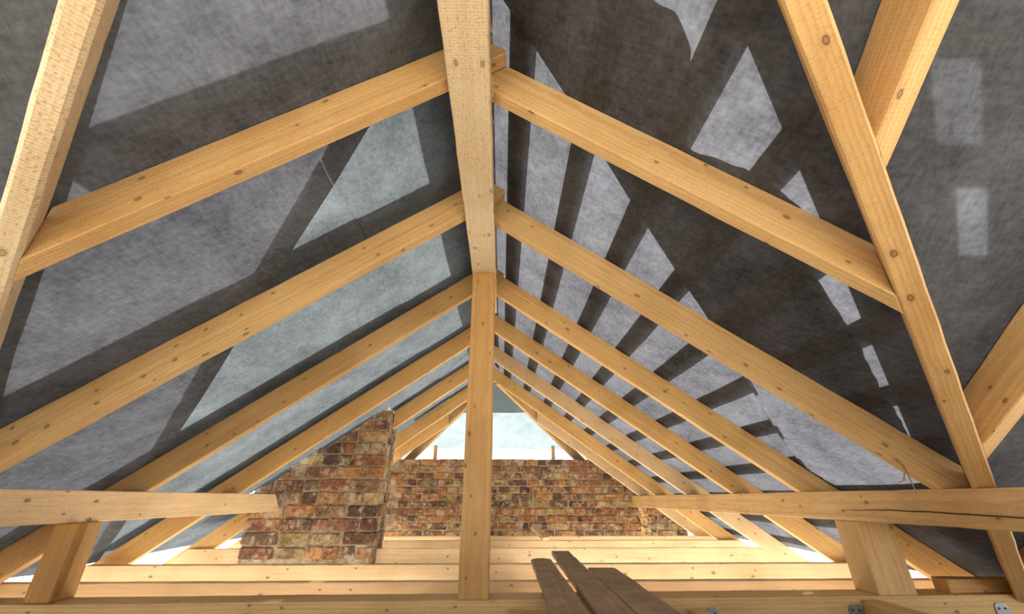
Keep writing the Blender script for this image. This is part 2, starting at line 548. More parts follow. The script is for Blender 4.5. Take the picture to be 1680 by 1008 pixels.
CS, SN = 1 / math.hypot(1, T), T / math.hypot(1, T)
def rafter(side, y, label, mat=W_RAFTER, x_top=None, x_foot=None, cuts=(), notch=True, th=TH, bend=0.0):
    pts = rafter_poly(side, x_top, x_foot, notch)
    X = (CS * side, -SN); Zx = (SN * side, CS)
    loc = world_poly_to_local(pts, (XR, Z0), X, Zx)
    if side > 0:      # local y = +world y
        o = timber('rafter', (XR, y, Z0), (X[0], 0, X[1]), (Zx[0], 0, Zx[1]), loc, 0, th, mat, cuts, bend=bend)
    else:             # local y = -world y
        o = timber('rafter', (XR, y + th, Z0), (X[0], 0, X[1]), (Zx[0], 0, Zx[1]), loc, 0, th, mat, cuts, bend=bend)
    tag(o, label, 'rafter', 'rafters of the right slope' if side > 0 else 'rafters of the left slope')
    return o

# valley faces (used to saw the rafters and jacks to the valley)
PVR = Vector((0.999, 0.896, 0.468)); DVR = Vector((1, KV, -T)); NVR = Vector((KV, -1, 0)).normalized()   # points to the cross-roof side
PVL = Vector((-1.1426, 0.8437, 0.5035)); DVL = Vector((-1, KV, -T)); NVL = Vector((-KV, -1, 0)).normalized()

ordn = ['nearest', 'second', 'third', 'fourth', 'fifth', 'sixth']
right_mats = [W_RAFTER, W_RAFTER, W_GOLD_LIT, W_GOLD_LIT, W_JOIST, W_GOLD_LIT]
right_extra = [' sawn off against the right valley beam', ' with torn splinters near its foot', ' lined up with the centre post', ' from the camera', ' from the camera, rather pale', ' from the camera, at the hip end']
R2_OBJ = None
for i, y in enumerate(Y_R):
    kw = {}
    if i == 0: kw = dict(x_foot=1.30, cuts=[(PVR, NVR)], notch=False, th=0.046)
    if i == 1: kw = dict(x_foot=2.1, cuts=[(PVR, NVR)], th=0.043)
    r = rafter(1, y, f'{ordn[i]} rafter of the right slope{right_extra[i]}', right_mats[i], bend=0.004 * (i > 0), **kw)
    if i == 1: R2_OBJ = r
left_extra = [' ending at the left valley beam', ' running out of frame above the purlin', ' passing left of the centre post top', ' just in front of the brick chimney', None, ' from the camera, at the hip end']
for i, y in enumerate(Y_L):
    kw = {}
    if i == 0: kw = dict(x_foot=1.4, cuts=[(PVL, NVL)], notch=False, th=0.048)
    if i == 1: kw = dict(x_foot=2.1, cuts=[(PVL, NVL)], th=0.05)
    if i == 4:
        rafter(-1, y, 'upper half of the fifth left rafter, butting the chimney side', W_GOLD_LIT, x_foot=0.930, notch=False)
        rafter(-1, y, 'cracked lower rafter stub left of the brick chimney', W_GOLD_LIT, x_top=1.990, notch=False, bend=0.01)
        continue
    rafter(-1, y, f'{ordn[i]} rafter of the left slope{left_extra[i]}', W_RAFTER if i < 3 else W_GOLD_LIT, bend=0.005 * (i > 0), **kw)

# hip rafters, hip jacks and the seventh (jack) rafters
E0 = Vector((XR, YE + 0.115, Z0))
def hip(side, label):
    d = Vector((side, 1, -T))
    L = d.length
    nz = Vector((0, 0, 1))
    perp = Vector((1, -side, 0)).normalized()
    o = timber('hip_rafter', E0 + Vector((side * 0.03, 0.03, -T * 0.03)), d, nz, [(0, 0), (1.22 * L, 0), (1.22 * L, 0.105), (0, 0.105)], -0.022, 0.022, W_RAFTER, bend=0.004)
    return tag(o, label, 'rafter', 'hip rafters at the far end')
hip(1, 'right hip rafter descending to the top of the far brick wall')
hip(-1, 'left hip rafter descending to the top of the far brick wall')
for side, y, lab in ((1, 5.20, 'seventh short rafter of the right slope beside the far wall'), (-1, 5.24, 'seventh short rafter of the left slope behind the chimney')):
    d0 = y - (YE + 0.115) + 0.05
    rafter(side, y, lab, W_JOIST if side > 0 else W_GOLD_LIT, x_top=d0, notch=(side > 0))

# valley beams
def valley(P, D, Nn, w, h, s0, s1, label, mat, wane):
    side = 1 if D.x > 0 else -1
    L = D.length
    X = D.normalized()
    pts = [(s0 * L, 0), (s1 * L, 0), (s1 * L, h), (s0 * L, h)]
    Zt = Vector((0, 0, 1)); Zt = (Zt - X * Zt.dot(X)).normalized()
    Y = Zt.cross(X)
    sgn = 1 if Y.dot(Nn) > 0 else -1
    ya, yb = sorted((0, sgn * w))
    o = timber('valley_beam', P, D, (0, 0, 1), pts, ya, yb, mat, bevel=wane, cuts=[((0, 0, FLOOR), (0, 0, -1)), ((0, YC + 0.02, 0), (0, -1, 0))], rough=0.0018)
    return tag(o, label, 'beam', 'valley beams')
VH = 0.145 * CS
valley(PVR, DVR, NVR, 0.058, VH, -1.3, 1.5, 'long diagonal valley beam crossing the right side, with bark edge', W_RAFTER, 0.005)
valley(PVL, DVL, NVL, 0.052, VH, -1.3, 1.5, 'rough pale diagonal valley beam at the upper left edge', W_PALE, 0.009)

# jack rafters of the cross roof on the right
def jack(x, label, mat=W_RAFTER):
    def U(y): return Z0 - TC * (y - YC)
    c, s = 1 / math.hypot(1, TC), TC / math.hypot(1, TC)
    yend = 2.9
    L = math.hypot(yend - YC, TC * (yend - YC))
    h = HV * c
    PR = PVR + NVR * 0.058
    o = timber('jack_rafter', (x + 0.05, YC + 0.03, U(YC + 0.03)), (0, c, -s), (0, s, c), [(0, 0), (L, 0), (L, h), (0, h)], 0, 0.05, mat,
               cuts=[(PR, -NVR), ((0, 0, FLOOR), (0, 0, -1))])
    return tag(o, label, 'rafter', 'jack rafters right of the valley')
jack(0.772, 'upper jack rafter meeting the right valley beam near the top')
jack(1.512, 'middle jack rafter meeting the right valley beam above the purlin')
jack(2.255, 'lower jack rafter at the right edge under the purlin', W_AMBER)

# ------------------------------------------------------------------ ridge beam, post, purlins, tie beam
rb = timber('ridge_beam', (XR - 0.012 + 0.065, -0.30, 1.16), (0, 1, 0), (0, 0, 1), [(0, 0), (2.86, 0), (2.86, 0.10), (0, 0.10)], 0, 0.132, W_PALE, rough=0.003, bevel=0.004)
tag(rb, 'pale rough-sawn ridge beam running overhead to the centre post', 'beam')
crb = box_timber('cross_ridge_beam', -3.3, 3.3, -0.42, -0.31, 1.17, 1.29, 'x', W_PALE)
tag(crb, 'ridge beam of the cross roof above and behind the camera', 'beam')
po = timber('post', (-0.1755, 2.0 + 0.13, -0.374), (0, 0, 1), (1, 0, 0), [(0, 0), (1.534, 0), (1.534, 0.126), (0, 0.126)], 0, 0.13, W_POST, rough=0.0015)
tag(po, 'square centre post standing on the tie beam under the ridge', 'post')

pr = box_timber('purlin', PUR_R[0], PUR_R[1], 0.9, 5.53, PZ0, PZ1, 'y', W_RAFTER, rough=0.0025, cuts=())
tag(pr, 'right purlin with a long crack, ending at the far brick wall', 'beam', 'purlins')
pl = timber('purlin', (PUR_L[1], 0.9, PZ0), (0, 1, 0), (0, 0, 1), [(0, 0), (2.845, 0), (2.72, PZ1 - PZ0), (0, PZ1 - PZ0)], 0, PUR_L[1] - PUR_L[0], W_JOIST, rough=0.0025)
tag(pl, 'left purlin with a slanted end touching the brick chimney', 'beam', 'purlins')

tx = Vector((3.98, 0.097, 0)).normalized()
tie = timber('tie_beam', (-2.45, 1.947, FLOOR), tx, (0, 0, 1), [(0, 0), (4.75, 0), (4.75, 0.166), (0, 0.166)], 0, 0.14, W_RAFTER, rough=0.002)
tag(tie, 'broad tie beam across the bottom of the picture under the posts', 'beam')

pa = box_timber('support_post', -1.877, -1.768, 1.972, 2.004, -0.374, PZ0, 'z', W_AMBER, rough=0.004, bevel=0.005)
tag(pa, 'amber stained board post under the left purlin', 'post', 'posts under the purlins')
pb = box_timber('support_post', -1.905, -1.792, 2.030, 2.105, -0.374, PZ0, 'z', W_POST, rough=0.003)
tag(pb, 'light wooden post right behind the amber board under the left purlin', 'post', 'posts under the purlins')
pc = box_timber('support_post', 1.615, 1.785, 2.050, 2.185, -0.374, PZ0, 'z', W_RAFTER, rough=0.002)
tag(pc, 'wide square post under the right purlin', 'post', 'posts under the purlins')

# ceiling joists, sawn to the roof slope at both ends
def joist(y0, y1, label, xa=None, xb=None):
    h = 0.166
    def D(z): return (TOP - 0.03 - z) / T
    zt, zb = FLOOR + h, FLOOR
    l = [(XR - D(zb), zb), (XR - D(zt), zt)] if xa is None else [(xa, zb), (xa, zt)]
    r = [(XR + D(zt), zt), (XR + D(zb), zb)] if xb is None else [(xb, zt), (xb, zb)]
    pts = [l[0], r[1], r[0], l[1]]
    pts = [(min(max(x, -2.72), 2.57), z) for x, z in pts]
    o = timber('ceiling_joist', (0, y0, FLOOR), (1, 0, 0), (0, 0, 1), [(x, z - FLOOR) for x, z in pts], 0, y1 - y0, W_JOIST, rough=0.0018)
    return tag(o, label, 'joist', 'ceiling joists behind the tie beam')
joist(2.410, 2.462, 'first ceiling joist right behind the tie beam')
joist(2.998, 3.056, 'second ceiling joist, in front of the chimney foot')
joist(3.910, 3.943, 'short joist piece left of the brick chimney', None, -2.09)
joist(3.910, 3.943, 'third ceiling joist, starting at the right side of the chimney', -1.03, None)
joist(4.595, 4.648, 'fourth ceiling joist, carrying a small offcut')
joist(5.115, 5.165, 'last ceiling joist before the far brick wall')

# floor joists hung on the near side of the tie beam
for i, (xa, xb, zt, lab) in enumerate(((0.030, 0.100, -0.406, 'floor joist end hung on the tie beam right of the centre post'),
                                       (0.768, 0.838, -0.408, 'floor joist end hung on the tie beam right of the old planks'),
                                       (1.520, 1.595, -0.386, 'floor joist end hung on the tie beam below the right post'))):
    yy = 1.947 + (xa + 2.45) * 0.0244 - 0.004
    jo = box_timber('floor_joist', xa, xb, 0.55, yy, FLOOR, zt, 'y', W_RAFTER)
    tag(jo, lab, 'joist', 'floor joists in front of the tie beam')

# ------------------------------------------------------------------ far brick wall and chimney
brick_meshes = []
def brick_mesh(k):
    r = random.Random(100 + k)
    bm = bmesh.new()
    bmesh.ops.create_cube(bm, size=1)
    for v in bm.verts:
        v.co += Vector((r.uniform(-.03, .03), r.uniform(-.05, .05), r.uniform(-.06, .06)))
    bmesh.ops.bevel(bm, geom=bm.edges[:], offset=0.07, segments=1, affect='EDGES', profile=0.6)
    for v in bm.verts:
        v.co += Vector((r.uniform(-.012, .012), r.uniform(-.02, .02), r.uniform(-.025, .025)))
    me = bpy.data.meshes.new('brick')
    bm.normal_update(); bm.to_mesh(me); bm.free()
    return me
VAR = [(brick_mesh(k), brick_mesh(k + 20)) for k in range(8)]
for a, b in VAR:
    a.materials.append(M_BRICK); b.materials.append(M_BRICK_SOOT)

def brick(parent, cx, cy, cz, sx, sy, sz, sooty=False, rz=0.0):
    me = rnd.choice(VAR)[1 if sooty else 0]
    o = bpy.data.objects.new('brick', me)
    COL.objects.link(o)
    o.parent = parent
    o.matrix_parent_inverse = Matrix.Translation(parent.location).inverted()
    o.location = (cx, cy, cz + ZC)
    o.scale = (sx, sy, sz)
    o.rotation_euler = (rnd.uniform(-.012, .012), rnd.uniform(-.012, .012), rz + rnd.uniform(-.015, .015))
    return o

def slope_d(z): return (TOP - z) / T      # distance from ridge at which the felt is z high

def prism_xz(name, pts, y0, y1, mat, parent=None):
    bm = bmesh.new()
    a = [bm.verts.new((x, y0, z + ZC)) for x, z in pts]
    b = [bm.verts.new((x, y1, z + ZC)) for x, z in pts]
    n = len(pts)
    bm.faces.new(a); bm.faces.new(b[::-1])
    for i in range(n):
        j = (i + 1) % n
        bm.faces.new((a[j], a[i], b[i], b[j]))
    bmesh.ops.recalc_face_normals(bm, faces=bm.faces[:])
    return mesh_obj(name, bm, mat, parent)

# chimney
CX0, CX1, CY0, CY1 = -2.080, -1.038, 3.770, 4.150
ch = empty('chimney', ((CX0 + CX1) / 2, CY0 + 0.19, FLOOR))
tag(ch, 'old red brick chimney stack rising to the left slope', 'chimney')
def zc_top(x): return TOP - T * (XR - x) - 0.02
core = prism_xz('mortar_core', [(CX0 + .012, FLOOR), (CX1 - .012, FLOOR), (CX1 - .012, zc_top(CX1) + 0.5), (CX0 + .012, zc_top(CX1) + 0.5)], CY0 + .012, CY1, M_MORTAR, ch)
CO = 0.0990
nc = int((zc_top(CX1) - FLOOR) / CO)
for c in range(nc + 2):
    zb = FLOOR + 0.006 + c * CO
    zt = zb + CO - 0.011
    if zt - zb < 0.03: continue
    # front face
    x = CX1
    first = True
    pat = c % 2
    while x > CX0 + 0.03:
        L = 0.245 if (pat == 0) != (rnd.random() < 0.30) else 0.118
        if first: L = 0.245 if c % 2 == 0 else 0.118
        first = False
        xl = max(CX0, x - L)
        if CX0 < xl < CX0 + 0.05: xl = CX0
        lim = XR - (TOP + 0.02 - zb) / T       # felt height limit at this course (the stack goes on above)
        if x < lim + 0.03: break
        xl = max(xl, lim)
        pr_ = rnd.uniform(0.0, 0.007)
        if not (zt < -0.40):
            brick(ch, (x + xl) / 2, CY0 + 0.055 - pr_ + 0.004, (zb + zt) / 2, x - xl, 0.11, (zt - zb) * rnd.uniform(.94, 1.03))
        x = xl - 0.010
    # right face returns
    y = CY0 + (0.118 if c % 2 == 0 else 0.245) + 0.012
    while y < CY1 - 0.02:
        L = rnd.choice((0.118, 0.245))
        y1_ = min(CY1, y + L)
        if zt > -0.40:
            brick(ch, CX1 - 0.055 + rnd.uniform(-.003, .004), (y + y1_) / 2, (zb + zt) / 2, 0.11, y1_ - y, zt - zb)
        y = y1_ + 0.012
# torn mortar blob where the purlin meets the stack
bm = bmesh.new()
bmesh.ops.create_icosphere(bm, subdivisions=3, radius=1)
for v in bm.verts:
    n_ = noise.noise(v.co * 2.3) * 0.35 + 1
    v.co = Vector((v.co.x * 0.055 * n_ - 1.80, v.co.y * 0.03 * n_ + 3.772, v.co.z * 0.062 * n_ + 0.0 + ZC))
mesh_obj('mortar_lump', bm, M_MORTAR, ch)

# far wall
WY = 5.60
wall = empty('wall_back', (0.2, WY, FLOOR))
wall['kind'] = 'structure'
WT = 0.468
WX0, WX1 = -1.75, 2.30
def lim_r(z): return min(WX1, XR + slope_d(z) - 0.02)
def lim_l(z): return max(WX0, XR - slope_d(z) + 0.02)
prism_xz('mortar_core', [(WX0, FLOOR), (WX1, FLOOR), (WX1, -0.33), (lim_r(WT - .01), WT - .01), (lim_l(WT - .01), WT - .01), (WX0, 0.15)], WY + 0.06, WY + 0.30, M_MORTAR, wall)
prism_xz('mortar_core', [(WX0, 0.142), (lim_r(0.142), 0.142), (lim_r(WT - .01), WT - .01), (lim_l(WT - .01), WT - .01), (WX0, 0.15)], WY + 0.008, WY + 0.06, M_MORTAR, wall)
CW = 0.0815
c = 0
z = -0.425
while z < WT - 0.02:
    zb, zt = z, z + CW - 0.011
    proud = zb > 0.09
    soot_row = (0.10 < zt < 0.24) or zt < -0.27
    x = lim_l(zt) + rnd.uniform(0, 0.12)
    xe = lim_r(zt)
    head_row = c in (5, 6, 7)
    while x < xe - 0.04:
        L = 0.122 if (head_row and rnd.random() < 0.8) or rnd.random() < 0.30 else 0.235
        if c == 10: L = rnd.choice((0.122, 0.235))
        xb = min(x + L, xe)
        if xb - x > 0.04 and xb > -1.25:
            yy = WY + 0.108 - (0.052 if proud else 0.0) - rnd.uniform(0, 0.008)
            brick(wall, (x + xb) / 2, yy, (zb + zt) / 2, xb - x, 0.11, (zt - zb) * rnd.uniform(.92, 1.03), sooty=soot_row or rnd.random() < .2)
        x = xb + 0.011
    z += CW
    c += 1

# little studs on the far wall that carry the hips
for x, lab in ((-0.875, 'small stud on the far wall under the left hip'), (0.675, 'small stud on the far wall under the right hip')):
    zt_ = TOP - T * (5.66 - YE) - 0.02
    st = box_timber('stud', x - 0.02, x + 0.02, 5.63, 5.675, WT, zt_, 'z', W_RAFTER)
    tag(st, lab, 'post', 'studs on the far wall')

# ------------------------------------------------------------------ roof skin: felt sheets, battens
def sag(bays, q, amp):
    for a, b in zip(bays[:-1], bays[1:]):
        if a <= q <= b:
            f = (q - a) / (b - a)
            return math.sin(math.pi * f) ** 2 * amp
    return 0.0

def sheet(name, parent, mat, us, vs, fn, skip=None, thick=0.0):
    bm = bmesh.new()
    grid = []
    for u in us:
        col = []
        for v in vs:
            x, y, z = fn(u, v)
            col.append(bm.verts.new((x, y, z + ZC)))
        grid.append(col)
    for i in range(len(us) - 1):
        for j in range(len(vs) - 1):
            q = (grid[i][j], grid[i + 1][j], grid[i + 1][j + 1], grid[i][j + 1])
            if skip:
                m = (q[0].co + q[2].co) / 2
                if skip(m.x, m.y, (us[i] + us[i + 1]) / 2, (vs[j] + vs[j + 1]) / 2):
                    continue
            try:
                f = bm.faces.new(q)
                f.smooth = True
            except ValueError:
                pass
    bmesh.ops.delete(bm, geom=[v for v in bm.verts if not v.link_faces], context='VERTS')
    return mesh_obj(name, bm, mat, parent)

def lin(a, b, n): return [a + (b - a) * i / n for i in range(n + 1)]

BAY_R = [0.2] + [y + TH / 2 for y in Y_R] + [5.22, 6.0]
BAY_L = [0.1] + [y + TH / 2 for y in Y_L] + [5.26, 6.0]
def wr(x, y, s=1.0):
    return (noise.noise(Vector((x * 3.1, y * 3.1, 1.7))) * 0.6 + noise.noise(Vector((x * 9, y * 5, 4.2))) * 0.3) * s

root_r = tag(empty('ceiling_right', (1.2, 2.5, 0.5)), 'grey felt underlay of the right roof slope with dark batten bands', 'ceiling', kind='structure')
root_l = tag(empty('ceiling_left', (-1.4, 2.5, 0.5)), 'grey felt underlay of the left roof slope', 'ceiling', kind='structure')
root_c = tag(empty('ceiling_cross', (0, 0.5, 0.8)), 'dark felt underlay of the cross roof beside both valleys', 'ceiling', kind='structure')
root_h = tag(empty('ceiling_hip', (-0.1, 5.4, 0.8)), 'pale felt underlay of the hip end above the far wall', 'ceiling', kind='structure')

# right main sheet; ragged cut edge along the valley
EDGE = [(-0.11, 0.05), (0.36, 0.56), (0.40, 0.56), (0.46, 0.62), (0.53, 0.86), (0.557, 0.885), (0.684, 0.862), (0.756, 0.870), (0.86, 0.905), (0.98, 1.09), (1.14, 1.215), (1.21, 1.27), (1.36, 1.415), (1.52, 1.545), (2.7, 2.66)]
def edge_r(x):
    for (a, ya), (b, yb) in zip(EDGE[:-1], EDGE[1:]):
        if a <= x <= b:
            return ya + (yb - ya) * (x - a) / (b - a) + noise.noise(Vector((x * 25, 0, 0))) * 0.008
    return EDGE[-1][1]
XE = XR + (TOP + 0.375) / T
def f_right(x, v):
    y0, y1 = edge_r(x), YE + 0.14 + (x - XR)
    y = y0 + (y1 - y0) * v
    s = sag(BAY_R, y, 1)
    return x, y, TOP + 0.008 - T * (x - XR) - s * 0.006 + s * wr(x, y, 0.006)
def sk_bay(x, y, u, v): return 1.08 < x < 1.80 and 1.645 < y < 2.35 and y - (x - XR) < 0.600
sheet('underlay_sheet', root_r, FELT, lin(XR, XE, 220), lin(0, 1, 320), f_right, sk_bay)

# right valley sheet, main-slope wing: free edge hangs a little
def f_val_r(x, o):
    y = (x - XR) + o
    s = sag(BAY_R, y, 1)
    t_ = max(0, (o - 0.25) / 0.35)
    droop = t_ * t_ * (0.012 + 0.016 * (0.5 + 0.5 * math.sin(y * 7.0 + x * 3)))
    low = max(0, min(1, (x - 1.15) / 0.5)) * t_ * t_ * 0.05
    return x, y, TOP + 0.003 - T * (x - XR) - s * (0.008 + droop + low) + s * wr(x, y, 0.005)
def sk_val(x, y, u, v): return y < yv_r(x) - 0.004
sheet('valley_sheet', root_r, FELT, lin(XR, XE, 120), lin(-0.30, 0.605, 60), f_val_r, sk_val)
# cross-roof sheet lapping over the valley onto the main slope
def f_lap_r(x, o):
    y = (x - XR) + o
    return x, y, TOP + 0.012 - T * (x - XR) + 0.002 * noise.noise(Vector((x * 12, o * 12, 0)))
sheet('lap_strip', root_r, FELT, lin(XR, XE, 120), lin(-0.30, -0.085, 12), f_lap_r, sk_val)

# left main sheets: upper and lower course with a lap seam
EDGE_L = [(-0.09, 0.50), (-2.7, 3.15)]
def edge_l(x):
    for (a, ya), (b, yb) in zip(EDGE_L[:-1], EDGE_L[1:]):
        if b <= x <= a:
            return ya + (yb - ya) * (x - a) / (b - a) + noise.noise(Vector((x * 20, 3, 0))) * 0.01
    return EDGE_L[-1][1]
def f_left(x, v):
    y0 = edge_l(x)
    y1 = YE + 0.14 + (XR - x)
    y = y0 + (y1 - y0) * v
    s = sag(BAY_L, y, 1)
    return x, y, TOP + 0.008 - T * (XR - x) - s * 0.010 + s * wr(x, y, 0.010)
def sk_chim(x, y, u, v):
    if CX0 - 0.02 < x < CX1 + 0.01 and CY0 - 0.01 < y < CY1 + 0.02: return True
    if -2.40 < x < -1.33 and CY1 - 0.05 < y < 5.20 and y < YE + 0.10 + (XR - x): return True   # unseen opening added behind the stack to let daylight in
    return 3.67 < y < CY1 and (-1.78 < x < -1.54 or -2.06 < x < -1.97)
XEL = XR - (TOP + 0.375) / T
sheet('underlay_sheet', root_l, FELT_L, lin(-0.613, XR, 40), lin(0, 1, 140), f_left)
def f_left2(x, v):
    a = f_left(x, v)
    return a[0], a[1], a[2] + 0.010
sheet('underlay_sheet', root_l, FELT_L, lin(XEL, -0.6165, 90), lin(0, 1, 140), f_left2, sk_chim)
def f_lapseam(x, y):
    s = sag(BAY_L, y, 1)
    return x, y, TOP + 0.006 - T * (XR - x) - s * 0.011 + s * wr(x, y, 0.010)

def f_val_l(x, o):
    y = (XR - x) + o
    s = sag(BAY_L, y, 1)
    t_ = max(0, (o - 0.10) / 0.52)
    fold = t_ ** 1.5 * (0.018 + 0.022 * math.sin((x * 0.7 + y * 0.7) * 9 + 3 * noise.noise(Vector((x * 2, y * 2, 0)))))
    return x, y, TOP + 0.003 - T * (XR - x) - s * (0.010 + fold) + s * wr(x, y, 0.012)
def sk_vall(x, y, u, v): return y < yv_l(x) - 0.004
sheet('valley_sheet', root_l, FELT_V, lin(XEL, XR, 120), lin(-0.30, 0.632, 60), f_val_l, sk_vall)

def f_lap_l(x, o):
    y = (XR - x) + o
    return x, y, TOP + 0.012 - T * (XR - x)
sheet('lap_strip', root_l, FELT_V, lin(XEL, XR, 100), lin(-0.30, -0.17, 8), f_lap_l, sk_vall)

# cross roof
def z_cross(y): return TOP - TC * (y - YC)
def xv_r(y): return XR + (y + 0.20) / KV
def xv_l(y): return XR - (y + 0.19) / KV
YCE = YC + (TOP + 0.42) / TC
BAY_C = [0.3, 0.797, 1.537, 2.28, 3.1, 4]
def f_cr(p, y):                        # p runs parallel to the valley
    x = p + 0.74 * (y - 0.55)
    x = max(x, xv_r(y) - 0.02)
    s = sag(BAY_C, x, 1)
    return x, y, z_cross(y) + 0.008 - s * 0.008 + s * wr(x, y, 0.008)
def sk_cr(x, y, u, v):
    if x < xv_r(y) - 0.015 or x > 3.2: return True
    if 0.55 < y < 0.687 and 0.93 < u < 1.04: return True  # openings cut to make light patches on the sheet below
    if 0.767 < y < 0.911 and 0.972 < u < 1.05: return True
    return False
ps = sorted(set(lin(-0.6, 3.4, 100) + [0.93, 1.04, 0.972, 1.05]))
ysr = sorted(set(lin(YC, YCE, 60) + [0.55, 0.687, 0.767, 0.911]))
sheet('underlay_sheet', root_c, FELT_C, ps, ysr, f_cr, sk_cr)
sheet('sun_patch_sheet', root_c, FELT_SUN_PATCH, lin(0.90, 1.10, 8), lin(0.5, 0.95, 12), lambda p, y: (p + 0.74 * (y - 0.55), y, z_cross(y) + 0.022))  # thin sheet added over the cut-outs to soften the sun patches
def f_crv(d, y):
    x = xv_r(y) + d
    s = sag(BAY_C, x, 1)
    return x, y, z_cross(y) + 0.003 - s * 0.010 + s * wr(x, y, 0.008)
sheet('valley_sheet', root_c, FELT_C, lin(0, 1.3, 60), lin(YC, YCE, 60), f_crv)
def f_clv(d, y):
    x = xv_l(y) - d
    return x, y, z_cross(y) + 0.003 + wr(x, y, 0.006)
sheet('valley_sheet', root_c, FELT_C, lin(0, 1.9, 60), lin(YC, YCE, 60), f_clv)
def f_cl(d, y):
    x = xv_l(y) - d
    return x, y, z_cross(y) + 0.012 + wr(x, y, 0.006)
sheet('underlay_sheet', root_c, FELT_C, lin(0, 1.9, 60), lin(YC, YCE, 60), f_cl)
sheet('underlay_sheet', root_c, FELT_C, lin(0, 1.9, 30), lin(YC, YCE, 30), lambda d, y: (xv_l(y) - d, y, z_cross(y) + 0.025))  # extra layer added to darken the left cross roof

# hip end: lower sheet, upper sheet with a sagging lap
YH = YE + 0.14
def z_hip(y): return TOP - T * (y - YH)
def f_hip(u, y):
    hw = max(0.001, y - YH + 0.02)
    x = XR + u * hw
    return x, y, z_hip(y) + 0.004 - 0.012 * math.sin(math.pi * (u + 1) / 2) * math.sin(min(1, (y - YH) / 0.5) * math.pi / 2) + wr(x, y, 0.01)
sheet('underlay_sheet', root_h, FELT_HIP, lin(-1, 1, 40), lin(YH, 5.85, 40), f_hip)
def f_hip2(u, y):
    a = f_hip(u, y)
    return a[0], a[1], a[2] - 0.006
sheet('underlay_sheet', root_h, FELT_HIP, lin(-1, 1, 40), lin(YH, 5.30, 20), f_hip2)

# battens outside, lying on the felt of the right slope (seen as dark bands)
def slope_board(name, parent, side, d0, d1, ya, yb, lift, th, mat):
    P = lambda d, y, h: (XR + side * (d * CS * math.hypot(1, T) * 1.0) + side * SN * h, y, TOP - T * d + CS * h)
    bm = bmesh.new()
    vs = [bm.verts.new((p[0], p[1], p[2] + ZC)) for p in (P(d0, ya[0], lift), P(d1, ya[1], lift), P(d1, yb[1], lift), P(d0, yb[0], lift),
                                                          P(d0, ya[0], lift + th), P(d1, ya[1], lift + th), P(d1, yb[1], lift + th), P(d0, yb[0], lift + th))]
    for f in ((0, 1, 2, 3), (7, 6, 5, 4), (0, 4, 5, 1), (1, 5, 6, 2), (2, 6, 7, 3), (3, 7, 4, 0)):
        bm.faces.new([vs[i] for i in f])
    bmesh.ops.recalc_face_normals(bm, faces=bm.faces[:])
    return mesh_obj(name, bm, mat, parent)

W_OUT = W_RAFTER
bx = [(-0.10, -0.062), (0.004, 0.078), (0.233, 0.303), (0.462, 0.538), (0.690, 0.762), (0.905, 0.982), (1.138, 1.210), (1.362, 1.432), (1.590, 1.662), (1.815, 1.89), (2.04, 2.115), (2.27, 2.34)]
for a, b in bx:
    d0, d1 = a - XR, b - XR
    ya, yb = yv_r(a) + 0.07, yv_r(b) + 0.07
    if 1.1 < a < 1.7:                       # short battens up to the second rafter, then on again past the valley sheet
        slope_board('batten', root_r, 1, d0, d1, (ya, yb), (1.63, 1.63), 0.018, 0.03, W_OUT)
        ya, yb = max(1.66, d0 + 0.60), max(1.66, d1 + 0.60)
    slope_board('batten', root_r, 1, d0, d1, (ya, yb), (YE + d0, YE + d1), 0.018, 0.03, W_OUT)
# unseen boards added outside to shade the left felt along each rafter and ridge
for i, y in enumerate(Y_L):
    w = (0.125, 0.115, 0.09, 0.075, 0.07, 0.06)[i]
    ds = max(0.0, (y - w + 0.19) / KV)
    dtop = 0.0
    dmax = 2.35
    if i == 4: dmax = 0.9
    if i == 5: dmax = 0.8
    if i in (0, 1):
        dmax = (y + 0.19) / KV
    slope_board('shade_board', root_l, -1, dtop, dmax, (y - w, y - w), (y + 0.05, y + 0.05), 0.075, 0.03, W_OUT) if i > 1 else slope_board(
        'shade_board', root_l, -1, dtop, (y - w + 0.13) / KV, (y - w, y - w), (y + 0.05, y + 0.05), 0.075, 0.03, W_OUT)
slope_board('ridge_shade_board', root_l, -1, 0.0, 0.155, (0.05, 0.05), (4.7, 4.7), 0.06, 0.025, W_OUT)

# ------------------------------------------------------------------ old planks lying across the joists
def plank(y_near, y_far, xn, xf, w, th, label, rounded=False, lift=0.0):
    d = Vector((xf - xn, y_far - y_near, 0))
    L = d.length
    if rounded:
        far = [(L - 0.05, 0), (L - 0.02, 0.02), (L, 0.045), (L, w - 0.04), (L - 0.02, w - 0.012), (L - 0.04, w)]
    else:
        far = [(L, 0), (L - 0.006, w)]
    o = timber('plank', (xn, y_near, FLOOR + 0.166 + lift), d, (1, 0, 0), [(0, 0)] + far + [(0, w)], -th, 0, W_OLD, rough=0.003, bevel=0.004)
    # local y = Z x X = (1,0,0) x (0,1,0) = +world z
    o.location.z += th
    return tag(o, label, 'plank', 'old brown planks in front of the post')
plank(0.9, 3.06, 0.165, 0.192, 0.128, 0.026, 'old brown plank with rounded far end, nearest the centre post', True)
plank(0.9, 3.42, 0.306, 0.366, 0.126, 0.030, 'middle old brown plank, reaching farthest back')
plank(0.9, 2.68, 0.439, 0.489, 0.152, 0.024, 'wide old brown plank on the right of the three')

# offcut on the joists, crumbling strip, plank on the tie beam at the right
oc = timber('offcut', (0.475, 4.60, -0.374), (-0.42, 0.9, 0.35), (0, 0, 1), [(0, 0), (0.26, 0), (0.26, 0.03), (0, 0.03)], 0, 0.075, W_JOIST)
tag(oc, 'small wooden offcut leaning on the far joists', 'offcut')

